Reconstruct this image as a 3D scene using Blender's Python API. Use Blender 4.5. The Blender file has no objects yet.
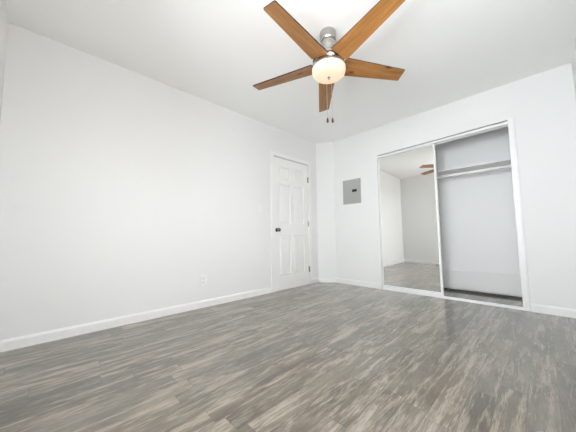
import bpy, bmesh, math, random
from mathutils import Vector, Matrix

random.seed(7)
SC = bpy.context.scene
COL = SC.collection

# ------------------------------------------------------------------ camera
F_PX, YAW, PITCH, ROLL, CAM_H = 249.18, math.radians(45.614), math.radians(4.543), math.radians(-0.665), 0.796
cam_data = bpy.data.cameras.new('camera')
cam_data.sensor_fit = 'HORIZONTAL'
cam_data.sensor_width = 36.0
cam_data.lens = F_PX / 576.0 * 36.0
cam_data.clip_start = 0.01
cam = bpy.data.objects.new('camera', cam_data)
COL.objects.link(cam)
fw = Vector((-math.sin(YAW) * math.cos(PITCH), math.cos(YAW) * math.cos(PITCH), math.sin(PITCH)))
rt = Vector((math.cos(YAW), math.sin(YAW), 0))
up = rt.cross(fw)
r2 = math.cos(ROLL) * rt + math.sin(ROLL) * up
u2 = -math.sin(ROLL) * rt + math.cos(ROLL) * up
cam.matrix_world = Matrix(((r2.x, u2.x, -fw.x, 0), (r2.y, u2.y, -fw.y, 0), (r2.z, u2.z, -fw.z, CAM_H), (0, 0, 0, 1)))
SC.camera = cam

# ------------------------------------------------------------------ light and exposure
SC.view_settings.view_transform = 'Standard'
SC.view_settings.look = 'None'
SC.view_settings.gamma = 1.0
SC.view_settings.use_curve_mapping = False
SC.view_settings.exposure = 0.31
SC.cycles.use_denoising = True
SC.cycles.max_bounces = 16
SC.cycles.diffuse_bounces = 10
SC.cycles.glossy_bounces = 6
SC.cycles.transparent_max_bounces = 12
SC.cycles.sample_clamp_indirect = 8.0

world = bpy.data.worlds.new('daylight')
SC.world = world
world.use_nodes = True
bg = world.node_tree.nodes['Background']
bg.inputs['Strength'].default_value = 9.7
# overcast sky above, dimmer ground below the horizon
_nt = world.node_tree
_tc = _nt.nodes.new('ShaderNodeTexCoord')
_sp = _nt.nodes.new('ShaderNodeSeparateXYZ')
_mr = _nt.nodes.new('ShaderNodeMapRange')
_mr.inputs['From Min'].default_value, _mr.inputs['From Max'].default_value = -0.12, 0.08
_mx = _nt.nodes.new('ShaderNodeMix')
_mx.data_type = 'RGBA'
_mx.inputs[6].default_value = (0.50, 0.48, 0.46, 1)
_mx.inputs[7].default_value = (0.985, 0.995, 1.0, 1)
_nt.links.new(_tc.outputs['Generated'], _sp.inputs[0])
_nt.links.new(_sp.outputs[2], _mr.inputs['Value'])
_nt.links.new(_mr.outputs[0], _mx.inputs[0])
_nt.links.new(_mx.outputs[2], bg.inputs['Color'])

def area_light(name, loc, direction, sx, sy, power, color):
    d = bpy.data.lights.new(name, 'AREA')
    d.shape = 'RECTANGLE'
    d.size, d.size_y, d.energy, d.color = sx, sy, power, color
    o = bpy.data.objects.new(name, d)
    o.location = loc
    o.rotation_euler = Vector(direction).to_track_quat('-Z', 'Y').to_euler()
    COL.objects.link(o)
    return o

WIN_X0, WIN_X1, WIN_Z0, WIN_Z1 = -1.05, 0.12, 0.85, 2.05     # window behind the camera
RW_Y0, RW_Y1 = 0.02, 1.20                                        # unseen window added in the right wall to even the light

area_light('daylight_behind_camera', ((WIN_X0 + WIN_X1) / 2, -1.6, 1.05), (0, 1, 0), 2.4, 2.0, 236, (0.85, 0.935, 1.0))

# ------------------------------------------------------------------ dimensions
XL, XR, YN, YB, H = -2.744, 0.295, -0.268, 3.586, 2.44
CY, CX = 3.403, -2.504            # angled wall piece in the far corner
WT = 0.12                         # wall thickness
DO0, DO1, DOZ = 2.395, 3.172, 1.995      # bedroom door opening
CO0, CO1, COZ = -1.712, -0.193, 2.022    # closet opening
CB = 4.186                        # closet back wall

# ------------------------------------------------------------------ mesh helpers
def add_box(bm, x0, x1, y0, y1, z0, z1, bevel=0.0, segs=2):
    n = len(bm.verts)
    vs = [bm.verts.new(p) for p in ((x0, y0, z0), (x1, y0, z0), (x1, y1, z0), (x0, y1, z0),
                                    (x0, y0, z1), (x1, y0, z1), (x1, y1, z1), (x0, y1, z1))]
    fs = []
    for f in ((3, 2, 1, 0), (4, 5, 6, 7), (0, 1, 5, 4), (1, 2, 6, 5), (2, 3, 7, 6), (3, 0, 4, 7)):
        fs.append(bm.faces.new([vs[i] for i in f]))
    if bevel > 0:
        es = list({e for f in fs for e in f.edges})
        bmesh.ops.bevel(bm, geom=es, offset=bevel, segments=segs, affect='EDGES', profile=0.5)

def add_sloped(bm, y0, y1, lo, hi):
    """bar across the closet head; lo, hi: heights at its left and right end"""
    a = [bm.verts.new(p) for p in ((CO0, y0, lo[0]), (CO1, y0, lo[1]), (CO1, y0, hi[1]), (CO0, y0, hi[0]))]
    b = [bm.verts.new((v.co.x, y1, v.co.z)) for v in a]
    bm.faces.new(a); bm.faces.new(b[::-1])
    for i in range(4):
        j = (i + 1) % 4
        bm.faces.new((a[j], a[i], b[i], b[j]))

def add_lathe(bm, prof, seg=40, mat=None):
    """prof: list of (radius, z), revolved about z; mat maps it to its place."""
    rings = []
    for r, z in prof:
        if r < 1e-6:
            rings.append([bm.verts.new((0, 0, z))])
        else:
            rings.append([bm.verts.new((r * math.cos(2 * math.pi * i / seg), r * math.sin(2 * math.pi * i / seg), z)) for i in range(seg)])
    made = [v for rg in rings for v in rg]
    for a, b in zip(rings, rings[1:]):
        for i in range(seg):
            j = (i + 1) % seg
            if len(a) == 1 and len(b) == 1:
                continue
            if len(a) == 1:
                bm.faces.new((a[0], b[j], b[i]))
            elif len(b) == 1:
                bm.faces.new((a[i], a[j], b[0]))
            else:
                bm.faces.new((a[i], a[j], b[j], b[i]))
    if mat is not None:
        bmesh.ops.transform(bm, matrix=mat, verts=made)
    return made

def add_tube(bm, p0, p1, r, seg=12):
    p0, p1 = Vector(p0), Vector(p1)
    d = p1 - p0
    m = Matrix.Translation(p0) @ d.to_track_quat('Z', 'Y').to_matrix().to_4x4()
    add_lathe(bm, [(0, 0), (r, 0), (r, d.length), (0, d.length)], seg, m)

def add_prism(bm, pts, z0, z1):
    lo = [bm.verts.new((x, y, z0)) for x, y in pts]
    hi = [bm.verts.new((x, y, z1)) for x, y in pts]
    n = len(pts)
    bm.faces.new(lo[::-1]); bm.faces.new(hi)
    for i in range(n):
        j = (i + 1) % n
        bm.faces.new((lo[i], lo[j], hi[j], hi[i]))

def obj(name, bm, mat, parent=None, smooth=False, loc=None):
    bmesh.ops.recalc_face_normals(bm, faces=bm.faces)
    me = bpy.data.meshes.new(name)
    bm.to_mesh(me); bm.free()
    me.materials.append(mat)
    if smooth:
        for p in me.polygons:
            p.use_smooth = True
        me.set_sharp_from_angle(angle=math.radians(38))
    o = bpy.data.objects.new(name, me)
    COL.objects.link(o)
    if parent:
        o.parent = parent
    if loc is not None:
        o.location = loc
    return o

def tag(o, label, cat, group=None):
    o['label'] = label; o['category'] = cat
    if group:
        o['group'] = group
    return o

def thing(name, label, cat, loc=(0, 0, 0)):
    o = bpy.data.objects.new(name, None)
    o.empty_display_size = 0.1
    o.location = loc
    COL.objects.link(o)
    return tag(o, label, cat)

def struct(name, bm, mat, parent=None, label=None, cat=None):
    o = obj(name, bm, mat, parent)
    if parent is None:
        o['kind'] = 'structure'
        if label:
            tag(o, label, cat)
    return o

def box_obj(name, mat, parent, *b, bevel=0.0, loc=None):
    bm = bmesh.new()
    add_box(bm, *b, bevel=bevel)
    return obj(name, bm, mat, parent, loc=loc)

# ------------------------------------------------------------------ materials
def new_mat(name):
    m = bpy.data.materials.new(name)
    m.use_nodes = True
    nt = m.node_tree
    return m, nt, nt.nodes['Principled BSDF']

class NG:
    """short-hand for wiring shader nodes"""
    def __init__(self, nt): self.nt = nt
    def n(self, t, **kw):
        nd = self.nt.nodes.new(t)
        for k, v in kw.items(): setattr(nd, k, v)
        return nd
    def link(self, a, b): self.nt.links.new(a, b)
    def math(self, op, a, b=None, clamp=False):
        nd = self.n('ShaderNodeMath', operation=op, use_clamp=clamp)
        for i, v in enumerate((a, b)):
            if v is None: continue
            if isinstance(v, (int, float)): nd.inputs[i].default_value = v
            else: self.link(v, nd.inputs[i])
        return nd.outputs[0]
    def comb(self, x, y, z=0.0):
        nd = self.n('ShaderNodeCombineXYZ')
        for i, v in enumerate((x, y, z)):
            if isinstance(v, (int, float)): nd.inputs[i].default_value = v
            else: self.link(v, nd.inputs[i])
        return nd.outputs[0]
    def noise(self, vec, scale, detail=4, rough=0.55, dist=0.0):
        nd = self.n('ShaderNodeTexNoise')
        self.link(vec, nd.inputs['Vector'])
        nd.inputs['Scale'].default_value = scale
        nd.inputs['Detail'].default_value = detail
        nd.inputs['Roughness'].default_value = rough
        nd.inputs['Distortion'].default_value = dist
        return nd.outputs['Fac']
    def white(self, vec):
        nd = self.n('ShaderNodeTexWhiteNoise', noise_dimensions='3D')
        self.link(vec, nd.inputs['Vector'])
        return nd.outputs['Value']
    def ramp(self, fac, stops):
        nd = self.n('ShaderNodeValToRGB')
        self.link(fac, nd.inputs[0])
        el = nd.color_ramp.elements
        while len(el) < len(stops): el.new(0.5)
        for e, (p, c) in zip(el, stops):
            e.position = p
            e.color = (c, c, c, 1) if isinstance(c, (int, float)) else (*c, 1)
        return nd.outputs['Color']
    def mix(self, fac, a, b, mode='MIX'):
        nd = self.n('ShaderNodeMix', data_type='RGBA', blend_type=mode)
        if isinstance(fac, (int, float)): nd.inputs[0].default_value = fac
        else: self.link(fac, nd.inputs[0])
        for i, v in ((6, a), (7, b)):
            if isinstance(v, tuple): nd.inputs[i].default_value = (*v, 1)
            else: self.link(v, nd.inputs[i])
        return nd.outputs[2]
    def bump(self, hgt, strength, dist):
        nd = self.n('ShaderNodeBump')
        nd.inputs['Strength'].default_value = strength
        nd.inputs['Distance'].default_value = dist
        self.link(hgt, nd.inputs['Height'])
        return nd.outputs['Normal']

def paint(name, color, rough, bump=0.0, scale=90, spec=0.4):
    m, nt, p = new_mat(name)
    g = NG(nt)
    tc = g.n('ShaderNodeTexCoord').outputs['Object']
    f = g.noise(tc, 2.0, 3)
    c2 = tuple(c * 0.985 for c in color)
    g.link(g.mix(f, color, c2), p.inputs['Base Color'])
    p.inputs['Roughness'].default_value = rough
    p.inputs['Specular IOR Level'].default_value = spec
    if bump:
        g.link(g.bump(g.noise(tc, scale, 3), bump, 0.002), p.inputs['Normal'])
    return m

def metal(name, color, rough, metallic=1.0):
    m, nt, p = new_mat(name)
    g = NG(nt)
    tc = g.n('ShaderNodeTexCoord').outputs['Object']
    f = g.noise(tc, 60, 3)
    c2 = tuple(c * 0.93 for c in color)
    g.link(g.mix(f, color, c2), p.inputs['Base Color'])
    p.inputs['Metallic'].default_value = metallic
    p.inputs['Roughness'].default_value = rough
    return m

M_WALL = paint('wall_paint', (0.79, 0.79, 0.785), 0.6, 0.12, 120, 0.3)
M_WALL_BRIGHT = paint('wall_paint_brightened', (0.88, 0.88, 0.88), 0.6, 0.12, 120, 0.3)  # wall paint again, lightened to stand in for light inside the closet
M_CEIL = paint('ceiling_paint', (0.935, 0.935, 0.925), 0.8, 0.15, 140, 0.2)
M_TRIM = paint('white_trim_paint', (0.83, 0.83, 0.825), 0.35)
M_DOOR = paint('door_paint', (0.84, 0.83, 0.815), 0.38)
M_PLATE = paint('white_plastic', (0.82, 0.82, 0.80), 0.3)
M_WHITE_METAL = metal('white_enamelled_metal', (0.88, 0.88, 0.88), 0.3, 0.0)
M_PANEL = metal('grey_enamelled_steel', (0.43, 0.43, 0.415), 0.45, 0.2)
M_BLACK = paint('black_plastic', (0.02, 0.02, 0.02), 0.4)
M_DARK = paint('dark_slot', (0.05, 0.05, 0.05), 0.6)
M_NICKEL = metal('brushed_nickel', (0.50, 0.485, 0.46), 0.24)
M_KNOB = metal('dark_nickel', (0.22, 0.20, 0.19), 0.22)
M_CHAIN = metal('bead_chain', (0.75, 0.74, 0.72), 0.3)

def mirror_mat():
    m, nt, p = new_mat('mirror_glass')
    p.inputs['Metallic'].default_value = 1.0
    p.inputs['Roughness'].default_value = 0.004
    p.inputs['Base Color'].default_value = (0.96, 0.965, 0.955, 1)
    return m
M_MIRROR = mirror_mat()

def pane_mat():
    m = bpy.data.materials.new('window_glass'); m.use_nodes = True
    nt = m.node_tree; nt.nodes.clear()
    g = NG(nt)
    tr = g.n('ShaderNodeBsdfTransparent'); tr.inputs[0].default_value = (0.97, 0.97, 0.97, 1)
    gl = g.n('ShaderNodeBsdfGlossy'); gl.inputs['Roughness'].default_value = 0.02
    mx = g.n('ShaderNodeMixShader'); mx.inputs[0].default_value = 0.06
    g.link(tr.outputs[0], mx.inputs[1]); g.link(gl.outputs[0], mx.inputs[2])
    out = g.n('ShaderNodeOutputMaterial'); g.link(mx.outputs[0], out.inputs[0])
    return m
M_PANE = pane_mat()

def floor_mat():
    m, nt, p = new_mat('grey_oak_vinyl_planks')
    g = NG(nt)
    sep = g.n('ShaderNodeSeparateXYZ')
    g.link(g.n('ShaderNodeTexCoord').outputs['Object'], sep.inputs[0])
    x, y = sep.outputs[0], sep.outputs[1]
    W, L = 0.104, 0.92
    u = g.math('DIVIDE', g.math('ADD', x, 10.0 * W + 0.519), W)
    row = g.math('FLOOR', u); fu = g.math('FRACT', u)
    r1 = g.white(g.comb(row, 3.7, 1.3))
    v = g.math('ADD', g.math('DIVIDE', g.math('ADD', y, 20.0), L), g.math('MULTIPLY', r1, 7.0))
    cell = g.math('FLOOR', v); fv = g.math('FRACT', v)
    rp = g.white(g.comb(row, cell, 0.5))
    rq = g.white(g.comb(row, cell, 7.9))
    # every plank reads its own piece of the wood pattern
    ox = g.math('MULTIPLY', rp, 31.0); oy = g.math('MULTIPLY', rq, 47.0)
    gx = g.math('ADD', x, ox); gy = g.math('ADD', y, oy)
    grain = g.noise(g.comb(g.math('MULTIPLY', gx, 60.0), g.math('MULTIPLY', gy, 2.6), ox), 1.0, 6, 0.6, 0.5)
    fine = g.noise(g.comb(g.math('MULTIPLY', gx, 190.0), g.math('MULTIPLY', gy, 16.0), oy), 1.0, 3, 0.6)
    cloud = g.noise(g.comb(g.math('MULTIPLY', gx, 6.0), g.math('MULTIPLY', gy, 2.2), 0.0), 1.0, 5, 0.65, 1.2)
    patch = g.noise(g.comb(g.math('MULTIPLY', gx, 24.0), g.math('MULTIPLY', gy, 2.3), 4.0), 1.0, 5, 0.62, 0.7)
    room = g.noise(g.comb(g.math('MULTIPLY', x, 1.6), g.math('MULTIPLY', y, 1.1), 2.0), 1.0, 2, 0.5)
    tone = g.math('ADD', g.math('MULTIPLY', grain, 0.24), g.math('ADD', g.math('MULTIPLY', cloud, 0.54), g.math('MULTIPLY', fine, 0.22)))
    tone = g.math('ADD', tone, g.math('MULTIPLY', g.math('SUBTRACT', rp, 0.5), 0.13))
    base = g.ramp(tone, [(0.36, (0.075, 0.063, 0.049)), (0.46, (0.116, 0.099, 0.078)), (0.54, (0.150, 0.130, 0.104)), (0.66, (0.215, 0.189, 0.153))])
    pf = g.math('ADD', patch, g.math('ADD', g.math('MULTIPLY', g.math('SUBTRACT', room, 0.5), 0.22), g.math('MULTIPLY', g.math('SUBTRACT', fine, 0.5), 0.45)))
    pf = g.math('ADD', pf, g.math('MULTIPLY', g.math('SUBTRACT', rq, 0.5), 0.10))
    pale = g.ramp(pf, [(0.48, 0.0), (0.66, 0.72)])
    col = g.mix(pale, base, (0.37, 0.332, 0.279))
    hue = g.ramp(rq, [(0.0, (0.97, 0.985, 0.97)), (1.0, (1.04, 1.0, 0.94))])
    col = g.mix(1.0, col, hue, 'MULTIPLY')
    # seams
    eu = g.math('MINIMUM', fu, g.math('SUBTRACT', 1.0, fu))
    ev = g.math('MINIMUM', fv, g.math('SUBTRACT', 1.0, fv))
    su = g.math('LESS_THAN', eu, 0.0012 / W); sv = g.math('LESS_THAN', ev, 0.0014 / L)
    seam = g.math('MAXIMUM', su, sv)
    col = g.mix(g.math('MULTIPLY', seam, 0.5), col, (0.05, 0.045, 0.04))
    g.link(col, p.inputs['Base Color'])
    rg = g.math('ADD', 0.28, g.math('MULTIPLY', grain, 0.2))
    g.link(rg, p.inputs['Roughness'])
    p.inputs['Specular IOR Level'].default_value = 0.4
    p.inputs['Coat Weight'].default_value = 0.9      # clear wear layer of the vinyl
    p.inputs['Coat Roughness'].default_value = 0.09
    p.inputs['Coat IOR'].default_value = 1.55
    hgt = g.math('SUBTRACT', g.math('MULTIPLY', grain, 0.35), seam)
    g.link(g.bump(hgt, 0.08, 0.001), p.inputs['Normal'])
    return m
M_FLOOR = floor_mat()

def blade_mat():
    m, nt, p = new_mat('knotty_pine_blade')
    g = NG(nt)
    sep = g.n('ShaderNodeSeparateXYZ')
    g.link(g.n('ShaderNodeTexCoord').outputs['Object'], sep.inputs[0])
    rnd = g.n('ShaderNodeObjectInfo').outputs['Random']
    x, y = sep.outputs[0], sep.outputs[1]
    off = g.math('MULTIPLY', rnd, 20.0)
    gr = g.noise(g.comb(g.math('MULTIPLY', x, 4.0), g.math('MULTIPLY', y, 46.0), off), 1.0, 5, 0.6, 0.8)
    bands = g.noise(g.comb(g.math('MULTIPLY', x, 2.0), g.math('MULTIPLY', y, 16.0), g.math('ADD', off, 3.0)), 1.0, 3, 0.5, 0.5)
    f = g.math('ADD', g.math('MULTIPLY', gr, 0.6), g.math('MULTIPLY', bands, 0.4))
    col = g.ramp(f, [(0.32, (0.20, 0.080, 0.021)), (0.5, (0.325, 0.146, 0.042)), (0.68, (0.415, 0.205, 0.068))])
    vor = g.n('ShaderNodeTexVoronoi', feature='F1')
    g.link(g.comb(g.math('MULTIPLY', x, 4.2), g.math('MULTIPLY', y, 9.0), off), vor.inputs['Vector'])
    vor.inputs['Scale'].default_value = 1.0
    knot = g.ramp(vor.outputs['Distance'], [(0.07, 1.0), (0.17, 0.0)])
    col = g.mix(knot, col, (0.10, 0.028, 0.008))
    g.link(col, p.inputs['Base Color'])
    p.inputs['Roughness'].default_value = 0.38
    return m
M_BLADE = blade_mat()
M_EDGE = paint('blade_edge_brown', (0.025, 0.012, 0.005), 0.5)
M_TASSEL = paint('dark_wood_pull', (0.06, 0.03, 0.015), 0.4)

def bowl_mat():
    m, nt, p = new_mat('lit_frosted_glass')
    g = NG(nt)
    p.inputs['Base Color'].default_value = (0.42, 0.41, 0.39, 1)
    p.inputs['Roughness'].default_value = 0.35
    tc = g.n('ShaderNodeTexCoord').outputs['Object']
    f = g.noise(tc, 9.0, 3, 0.6, 0.8)
    g.link(g.ramp(f, [(0.3, (1.0, 0.60, 0.30)), (0.7, (1.0, 0.66, 0.38))]), p.inputs['Emission Color'])
    p.inputs['Emission Strength'].default_value = 0.58
    return m
M_BOWL = bowl_mat()

# ------------------------------------------------------------------ room shell
bm = bmesh.new(); add_box(bm, XL - 0.3, XR + 0.3, YN - 0.3, CB + 0.3, -0.1, 0.0)
struct('floor', bm, M_FLOOR)
bm = bmesh.new(); add_box(bm, XL - 0.3, XR + 0.3, YN - 0.3, CB + 0.3, H, H + 0.1)
struct('ceiling', bm, M_CEIL)

bm = bmesh.new()   # left wall with the bedroom door opening
add_box(bm, XL - WT, XL, YN - WT, DO0, 0, H)
add_box(bm, XL - WT, XL, DO1, CB + WT, 0, H)
add_box(bm, XL - WT, XL, DO0, DO1, DOZ, H)
struct('wall_left', bm, M_WALL)

bm = bmesh.new()   # back wall with the closet opening
add_box(bm, XL, CO0, YB, YB + WT, 0, H)
add_box(bm, CO1, XR, YB, YB + WT, 0, H)
add_sloped(bm, YB, YB + WT, (COZ - 0.022, COZ + 0.018), (H, H))
struct('wall_back', bm, M_WALL)

bm = bmesh.new(); add_prism(bm, [(XL, CY), (CX, YB), (XL, YB)], 0, H)
struct('wall_corner', bm, M_WALL)

bm = bmesh.new()   # right wall, opened for the added fill window
add_box(bm, XR, XR + WT, YN - WT, RW_Y0, 0, H)
add_box(bm, XR, XR + WT, RW_Y1, CB + WT, 0, H)
add_box(bm, XR, XR + WT, RW_Y0, RW_Y1, 0, WIN_Z0)
add_box(bm, XR, XR + WT, RW_Y0, RW_Y1, WIN_Z1, H)
struct('wall_right', bm, M_WALL)

bm = bmesh.new()   # front wall (behind the camera) with its window
add_box(bm, XL - WT, WIN_X0, YN - WT, YN, 0, H)
add_box(bm, WIN_X1, XR + WT, YN - WT, YN, 0, H)
add_box(bm, WIN_X0, WIN_X1, YN - WT, YN, 0, WIN_Z0)
add_box(bm, WIN_X0, WIN_X1, YN - WT, YN, WIN_Z1, H)
struct('wall_front', bm, M_WALL)

# closet walls
CXL, CXR = -1.86, 0.02
bm = bmesh.new(); add_box(bm, CXL - 0.1, CXR + 0.1, CB, CB + 0.1, 0.030, H)
add_box(bm, CXL - 0.1, CXR + 0.1, CB + 0.1, CB + 0.12, 0, H)
struct('wall_closet_back', bm, M_WALL_BRIGHT)
bm = bmesh.new(); add_box(bm, CXL - 0.1, CXL, YB + WT, CB, 0, H)
struct('wall_closet_left', bm, M_WALL_BRIGHT)
bm = bmesh.new(); add_box(bm, CXR, CXR + 0.1, YB + WT, CB, 0, H)
struct('wall_closet_right', bm, M_WALL_BRIGHT)

# slider windows out of frame: behind the camera, plus one added right for fill
def window(name, loc, rz, half):
    w = bpy.data.objects.new(name, None); COL.objects.link(w); w['kind'] = 'structure'
    w.location = loc; w.rotation_euler = (0, 0, rz)
    wh = WIN_Z1 - WIN_Z0
    bm = bmesh.new()
    for a in ((-half, -half + 0.045, 0, wh), (half - 0.045, half, 0, wh), (-half + 0.045, half - 0.045, 0, 0.045),
              (-half + 0.045, half - 0.045, wh - 0.045, wh), (-0.02, 0.02, 0.045, wh - 0.045)):
        add_box(bm, a[0], a[1], -0.03, 0.03, a[2], a[3])
    obj('window_frame', bm, M_WHITE_METAL, w)
    for x0, x1 in ((-half + 0.045, -0.02), (0.02, half - 0.045)):
        box_obj('pane', M_PANE, w, x0, x1, -0.003, 0.003, 0.045, wh - 0.045)
window('window_1', ((WIN_X0 + WIN_X1) / 2, YN - WT / 2, WIN_Z0), 0, (WIN_X1 - WIN_X0) / 2)
window('window_added_fill', (XR + WT / 2, (RW_Y0 + RW_Y1) / 2, WIN_Z0), math.pi / 2, (RW_Y1 - RW_Y0) / 2)  # no known window here; added to spread daylight over the left wall

# baseboards: a board with an eased top
BH, BT = 0.080, 0.013
def board(bm, p0, p1, nrm):
    """p0 -> p1 along a wall foot; nrm points into the room"""
    prof = [(0, 0), (BT, 0), (BT, BH - 0.016), (BT * 0.55, BH - 0.004), (BT * 0.35, BH), (0, BH)]
    A = [bm.verts.new((p0[0] + nrm[0] * t, p0[1] + nrm[1] * t, z)) for t, z in prof]
    B = [bm.verts.new((p1[0] + nrm[0] * t, p1[1] + nrm[1] * t, z)) for t, z in prof]
    n = len(prof)
    bm.faces.new(A); bm.faces.new(B[::-1])
    for i in range(n):
        j = (i + 1) % n
        bm.faces.new((A[i], B[i], B[j], A[j]))
CAS = 0.056    # casing width
bm = bmesh.new(); board(bm, (XL, YN), (XL, DO0 - CAS - 0.004), (1, 0)); board(bm, (XL, DO1 + CAS + 0.004), (XL, CY), (1, 0))
struct('baseboard_left', bm, M_TRIM)
bm = bmesh.new(); board(bm, (CX, YB), (CO0 - 0.012, YB), (0, -1))
struct('baseboard_back', bm, M_TRIM)
bm = bmesh.new(); board(bm, (CO1 + 0.056, YB), (XR, YB), (0, -1))
struct('baseboard_closet_side', bm, M_TRIM)
d = Vector((CX - XL, YB - CY)).normalized()
bm = bmesh.new(); board(bm, (XL, CY), (CX, YB), (d.y, -d.x))
struct('baseboard_corner', bm, M_TRIM)
bm = bmesh.new(); board(bm, (XR, YN), (XR, YB - BT), (-1, 0))
struct('baseboard_right', bm, M_TRIM)
bm = bmesh.new(); board(bm, (XL + BT, YN), (XR - BT, YN), (0, 1))
struct('baseboard_front', bm, M_TRIM)
bm = bmesh.new(); add_box(bm, CXL, CXR, CB - 0.014, CB, 0.030, 0.285, 0.003)
struct('baseboard_closet', bm, M_TRIM)

# ------------------------------------------------------------------ bedroom door (left wall)
door = bpy.data.objects.new('door_1', None); COL.objects.link(door)
door['kind'] = 'structure'
door.location = (XL, DO0, 0)
DW, DZ0, DH = DO1 - DO0, 0.020, DOZ - 0.010
def door_slab():
    """six-panel slab: y along the width, x towards the room (local)"""
    bm = bmesh.new()
    y0, y1 = 0.006, DW - 0.004
    ys = [y0, 0.115, 0.352, 0.428, 0.665, y1]
    zs = [DZ0, 0.215, 0.800, 0.985, 1.590, 1.655, 1.865, DH]
    XF, XBk = -0.004, -0.039
    grid = {}
    for i, yy in enumerate(ys):
        for k, zz in enumerate(zs):
            grid[i, k] = bm.verts.new((XF, yy, zz))
    pan = []
    for i in range(len(ys) - 1):
        for k in range(len(zs) - 1):
            f = bm.faces.new((grid[i, k], grid[i + 1, k], grid[i + 1, k + 1], grid[i, k + 1]))
            if i in (1, 3) and k in (1, 3, 5):
                pan.append(f)
    bm.normal_update()
    for f in pan:      # sticking down, then a raised field
        c = f.calc_center_median()
        def ring(face, inset, dx):
            r = bmesh.ops.inset_individual(bm, faces=[face], thickness=inset, depth=0)
            for v in face.verts: v.co.x += dx
            return face
        ring(f, 0.008, -0.016)
        ring(f, 0.012, 0.0)
        ring(f, 0.022, 0.009)
    # back and rim
    b = [bm.verts.new((XBk, yy, zz)) for yy, zz in ((y0, DZ0), (y1, DZ0), (y1, DH), (y0, DH))]
    bm.faces.new(b[::-1])
    n, m_ = len(ys), len(zs)
    bm.faces.new([grid[i, 0] for i in range(n)][::-1] + [b[0], b[1]])
    bm.faces.new([grid[i, m_ - 1] for i in range(n)] + [b[2], b[3]])
    bm.faces.new([grid[0, k] for k in range(m_)] + [b[3], b[0]])
    bm.faces.new([grid[n - 1, k] for k in range(m_)][::-1] + [b[1], b[2]])
    return bm
slab = obj('door_leaf', door_slab(), M_DOOR, door)
# knob with rose
kb = bmesh.new()
km = Matrix.Translation((-0.004, 0.060, 0.885)) @ Matrix.Rotation(math.radians(90), 4, 'Y')
add_lathe(kb, [(0, 0), (0.030, 0), (0.030, 0.004), (0.024, 0.009), (0.011, 0.012), (0.010, 0.028), (0.017, 0.034), (0.026, 0.042), (0.0285, 0.052), (0.026, 0.061), (0.016, 0.067), (0, 0.068)], 28, km)
obj('door_knob', kb, M_KNOB, door, smooth=True)
for hz in (1.735, 0.995, 0.245):
    hb = bmesh.new()
    add_box(hb, -0.003, 0.004, DW - 0.022, DW - 0.004, hz - 0.045, hz + 0.045, 0.001)
    add_tube(hb, (0.007, DW - 0.003, hz - 0.047), (0.007, DW - 0.003, hz + 0.047), 0.0065, 12)
    obj('hinge', hb, M_NICKEL, door)
# casing and jamb
bm = bmesh.new()
def casing(bm, pts):
    for b in pts: add_box(bm, *b, bevel=0.003)
casing(bm, [(0.0, 0.013, -CAS - 0.003, -0.003, 0, DOZ + 0.003), (0.0, 0.013, DW + 0.006, DW + CAS + 0.003, 0, DOZ + 0.003),
            (0.0, 0.013, -CAS - 0.003, DW + CAS + 0.003, DOZ + 0.003, DOZ + CAS + 0.003)])
o = struct('trim_1', bm, M_TRIM); o.location = door.location
bm = bmesh.new()   # stop behind the leaf, seals the gap
add_box(bm, -0.062, -0.041, 0.0, 0.03, 0, DOZ); add_box(bm, -0.062, -0.041, DW - 0.03, DW, 0, DOZ)
add_box(bm, -0.062, -0.041, 0.03, DW - 0.03, DOZ - 0.03, DOZ); add_box(bm, -0.118, 0.004, 0.0, DW, 0.0, 0.016, 0.003)
o = struct('trim_2', bm, M_TRIM); o.location = door.location
bm = bmesh.new(); add_box(bm, -0.11, -0.07, 0, DW, 0, DOZ)   # hall side of the doorway
o = struct('wall_hall', bm, M_DARK); o.location = door.location

# ------------------------------------------------------------------ closet trim, track, shelf, rod, mirror door
bm = bmesh.new()   # right jamb casing with a raised outer lip
add_box(bm, CO1 - 0.004, CO1 + 0.040, YB - 0.013, YB, 0, COZ + 0.026, 0.003)
add_box(bm, CO1 + 0.040, CO1 + 0.052, YB - 0.018, YB, 0, COZ + 0.050, 0.003)
struct('trim_3', bm, M_TRIM)
bm = bmesh.new()   # left jamb strip
add_box(bm, CO0 - 0.004, CO0 + 0.006, YB - 0.004, YB + 0.003, 0, COZ - 0.024, 0.001)
struct('trim_4', bm, M_TRIM)
bm = bmesh.new()   # white top track with its fascia, a dark slit above it
add_sloped(bm, YB + 0.004, YB + 0.010, (COZ - 0.054, COZ - 0.026), (COZ - 0.036, COZ + 0.004))
add_sloped(bm, YB + 0.010, YB + 0.085, (COZ - 0.036, COZ + 0.000), (COZ - 0.033, COZ + 0.004))
add_sloped(bm, YB + 0.079, YB + 0.085, (COZ - 0.062, COZ - 0.028), (COZ - 0.036, COZ + 0.000))
o = obj('closet_door_track', bm, M_WHITE_METAL)
tag(o, 'white metal top track running along the head of the closet opening', 'track')
bm = bmesh.new()   # bottom track
add_box(bm, CO0, CO1, YB - 0.004, YB + 0.075, 0, 0.004)
for yy in (-0.004, 0.030, 0.071):
    add_box(bm, CO0, CO1, YB + yy, YB + yy + 0.004, 0.004, 0.014)
o = obj('closet_floor_track', bm, M_WHITE_METAL)
tag(o, 'white metal sliding door track on the floor across the closet opening', 'track')

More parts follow.
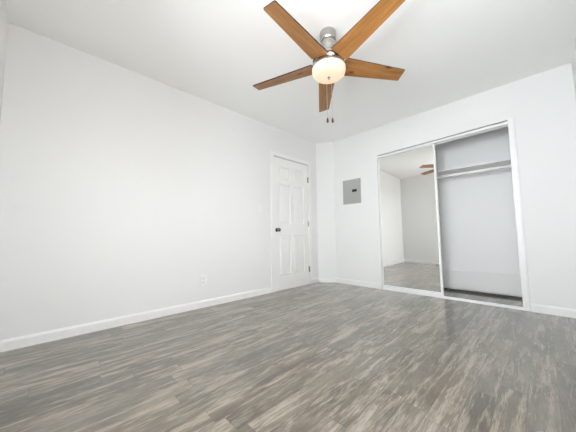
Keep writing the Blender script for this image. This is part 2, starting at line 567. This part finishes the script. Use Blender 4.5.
MX0, MX1, MZ0, MZ1 = CO0 + 0.006, -0.926, 0.022, COZ - 0.042
t = thing('sliding_mirror_door', 'white framed mirror sliding door covering the left half of the closet', 'mirror door', (MX0, YB + 0.024, MZ0))
t.rotation_euler = (0, 0, math.radians(0.9))
mw, mh = MX1 - MX0, MZ1 - MZ0
box_obj('mirror', M_MIRROR, t, 0.012, mw - 0.024, 0.004, 0.010, 0.034, mh - 0.012)
ST = ((0, 0.014), (mw - 0.026, mw))
for a, b in ST:
    box_obj('stile', M_WHITE_METAL, t, a, b, -0.006, 0.018, 0, mh, bevel=0.002)
box_obj('rail', M_WHITE_METAL, t, 0.014, mw - 0.026, -0.004, 0.016, 0, 0.036, bevel=0.002)
box_obj('rail', M_WHITE_METAL, t, 0.014, mw - 0.026, -0.004, 0.016, mh - 0.014, mh, bevel=0.002)

bm = bmesh.new(); add_box(bm, CXL, CXR, 3.872, CB, 1.656, 1.676, 0.002)
o = obj('closet_shelf', bm, M_TRIM); tag(o, 'long white board shelf across the top of the open closet', 'shelf')
t = thing('closet_rod', 'white round hanging rod just under the closet shelf', 'rod', ((CXL + CXR) / 2, 3.93, 1.592))
hw = (CXR - CXL) / 2
bm = bmesh.new(); add_tube(bm, (-hw + 0.006, 0, 0), (hw - 0.006, 0, 0), 0.019, 24)
obj('pole', bm, M_TRIM, t, smooth=True)
for s in (-1, 1):
    bm = bmesh.new()
    add_lathe(bm, [(0, 0), (0.032, 0), (0.032, 0.006), (0.026, 0.010), (0.024, 0.022), (0.0191, 0.022)], 24,
              Matrix.Translation((s * hw, 0, 0)) @ Matrix.Rotation(math.radians(-90 * s), 4, 'Y'))
    obj('socket', bm, M_TRIM, t, smooth=True)

# ------------------------------------------------------------------ electrical panel
px0, px1, pz0, pz1 = -2.322, -1.993, 1.306, 1.708
t = thing('electrical_panel', 'grey metal breaker panel cover set in the white back wall', 'electrical panel', (px0, YB, pz0))
pw, ph = px1 - px0, pz1 - pz0
box_obj('cover_plate', M_PANEL, t, 0, pw, -0.009, 0.0, 0, ph, bevel=0.002)
pd = box_obj('panel_door', M_PANEL, t, 0.022, pw - 0.022, -0.014, -0.009, 0.058, ph - 0.030, bevel=0.0015)
box_obj('latch', M_BLACK, pd, 0.178, 0.262, -0.018, -0.014, 0.190, 0.232, bevel=0.002)

# ------------------------------------------------------------------ light switch and wall outlet (left wall)
t = thing('light_switch', 'small white toggle light switch plate on left wall beside door knob', 'light switch', (XL, 2.140, 1.185))
box_obj('cover_plate', M_PLATE, t, 0, 0.006, -0.036, 0.036, -0.058, 0.058, bevel=0.0025)
box_obj('toggle', M_PLATE, t, 0.006, 0.017, -0.005, 0.005, -0.008, 0.012, bevel=0.002)
for z in (-0.031, 0.031):
    bm = bmesh.new(); add_tube(bm, (0.006, 0, z), (0.0075, 0, z), 0.0035, 10)
    obj('screw', bm, M_CHAIN, t)

t = thing('wall_outlet', 'white duplex wall outlet low on left wall above the baseboard', 'outlet', (XL, 1.322, 0.302))
box_obj('cover_plate', M_PLATE, t, 0, 0.006, -0.038, 0.038, -0.060, 0.060, bevel=0.0025)
for z in (-0.021, 0.021):
    bm = bmesh.new()
    add_box(bm, 0.006, 0.009, -0.0165, 0.0165, z - 0.014, z + 0.014, 0.0012)
    rc = obj('receptacle', bm, M_PLATE, t)
    for y in (-0.0065, 0.0065):
        box_obj('slot', M_DARK, rc, 0.009, 0.0095, y - 0.0012, y + 0.0012, z - 0.002, z + 0.007)
    bm = bmesh.new(); add_tube(bm, (0.009, 0, z - 0.0075), (0.0095, 0, z - 0.0075), 0.0025, 10)
    obj('slot', bm, M_DARK, rc)

# ------------------------------------------------------------------ ceiling fan
FX, FY = -1.105, 1.551
fan = thing('ceiling_fan', 'brushed nickel ceiling fan with five pine blades and a lit glass bowl', 'ceiling fan', (FX, FY, H))
TX, TY = 0.054, -0.026            # the rotor hangs a touch out of plumb
tilt = Vector((TX, TY, -1)).normalized()
tq = Vector((0, 0, -1)).rotation_difference(tilt).to_matrix().to_4x4()
ZB = 2.146 - H                    # blade plane
FDX, FDY = 0.58, -0.81
def fan_part(name, prof, mat, z0=0.0, seg=48):
    bm = bmesh.new(); add_lathe(bm, prof, seg)
    # the fan hangs a little out of plumb: upper parts sit slightly away from the axis of the rotor
    return obj(name, bm, mat, fan, smooth=True, loc=(FDX * z0, FDY * z0, 0))
fan_part('canopy', [(0, 0), (0.064, 0), (0.066, -0.006), (0.066, -0.060), (0.062, -0.072), (0.056, -0.078), (0, -0.078)], M_NICKEL, -0.034)
fan_part('canopy_ring', [(0.0, -0.078), (0.050, -0.078), (0.050, -0.088), (0, -0.088)], M_BLACK, -0.030)
fan_part('coupling', [(0, -0.088), (0.054, -0.088), (0.054, -0.104), (0.047, -0.135), (0.040, -0.160), (0.038, -0.184), (0, -0.184)], M_NICKEL, -0.024)
fan_part('neck_ring', [(0, -0.184), (0.042, -0.184), (0.042, -0.192), (0, -0.192)], M_BLACK, -0.010)
fan_part('motor_housing', [(0, -0.192), (0.046, -0.192), (0.052, -0.206), (0.085, -0.226), (0.116, -0.242), (0.124, -0.252), (0.124, -0.268), (0.112, -0.274), (0.100, -0.300), (0.112, -0.306),
                           (0.131, -0.309), (0.133, -0.325), (0.128, -0.330), (0, -0.330)], M_NICKEL)
bowl = fan_part('glass_bowl', [(0.124, -0.328), (0.130, -0.334), (0.131, -0.354), (0.127, -0.371), (0.114, -0.385), (0.089, -0.394), (0.056, -0.399), (0.022, -0.401), (0, -0.401)], M_BOWL, seg=56)
bm = bmesh.new(); add_lathe(bm, [(0, -0.399), (0.011, -0.399), (0.012, -0.403), (0.008, -0.407), (0.010, -0.412), (0.006, -0.418), (0, -0.419)], 20)
obj('finial', bm, M_NICKEL, bowl, smooth=True)

R0, R1A, R1B, WR, WTIP, PIT, PH = 0.120, 0.664, 0.660, 0.0745, 0.052, -0.23, 4.793
TH = 0.009
for k in range(5):
    a = PH + k * 2 * math.pi / 5
    mat = Matrix.Translation((0, 0, ZB)) @ tq @ Matrix.Rotation(a, 4, 'Z') @ Matrix.Rotation(PIT, 4, 'X')
    bm = bmesh.new()
    def wd(r): return WR + (WTIP - WR) * (r - 0.15) / (0.664 - 0.15)
    pts = [(R0, -wd(R0)), (R0, wd(R0)), (R1A, wd(R1A)), (R1B, -wd(R1B))]
    # rounded corners at the tip
    add_prism(bm, pts, -TH / 2, TH / 2)
    es = [e for e in bm.edges if abs(e.verts[0].co.z - e.verts[1].co.z) > 1e-4 and e.verts[0].co.x > 0.5]
    bmesh.ops.bevel(bm, geom=es, offset=0.003, segments=2, affect='EDGES')
    b = obj('blade', bm, M_BLADE, fan)
    b.data.materials.append(M_EDGE)
    for p in b.data.polygons:
        if abs(p.normal.z) < 0.5: p.material_index = 1
    b.matrix_local = mat
    bm = bmesh.new()   # blade iron on the upper side
    add_prism(bm, [(-0.035, -0.030), (-0.035, 0.030), (0.06, 0.036), (0.115, 0.022), (0.125, 0.0), (0.115, -0.022), (0.06, -0.036)], TH / 2, TH / 2 + 0.005)
    for q in ((0.04, -0.018), (0.04, 0.018), (0.095, 0.0)):
        add_tube(bm, (q[0], q[1], TH / 2 + 0.005), (q[0], q[1], TH / 2 + 0.008), 0.005, 10)
    ir = obj('blade_iron', bm, M_NICKEL, b, loc=(R0, 0, 0))

rdir = Vector((rt.x, rt.y, 0))
for s, c in ((0.004, 0), (0.046, 1)):
    base = rdir * s + Vector((0.10 * fw.x, 0.10 * fw.y, 0)).normalized() * 0.134
    bm = bmesh.new()
    z0, z1 = -0.328, -0.668
    n = 40
    for i in range(n):
        zz = z0 + (z1 - z0) * i / (n - 1)
        add_lathe(bm, [(0, -0.003), (0.0022, -0.002), (0.003, 0), (0.0022, 0.002), (0, 0.003)], 6, Matrix.Translation((base.x, base.y, zz)))
    add_tube(bm, (base.x, base.y, z0), (base.x, base.y, z1), 0.0012, 6)
    ch = obj('pull_chain', bm, M_CHAIN, fan)
    bm = bmesh.new()
    add_lathe(bm, [(0, z1 + 0.002), (0.005, z1), (0.0075, z1 - 0.010), (0.010, z1 - 0.026), (0.0085, z1 - 0.036), (0.004, z1 - 0.042), (0, z1 - 0.043)], 16, Matrix.Translation((base.x, base.y, 0)))
    obj('pull_knob', bm, M_TASSEL, ch, smooth=True)
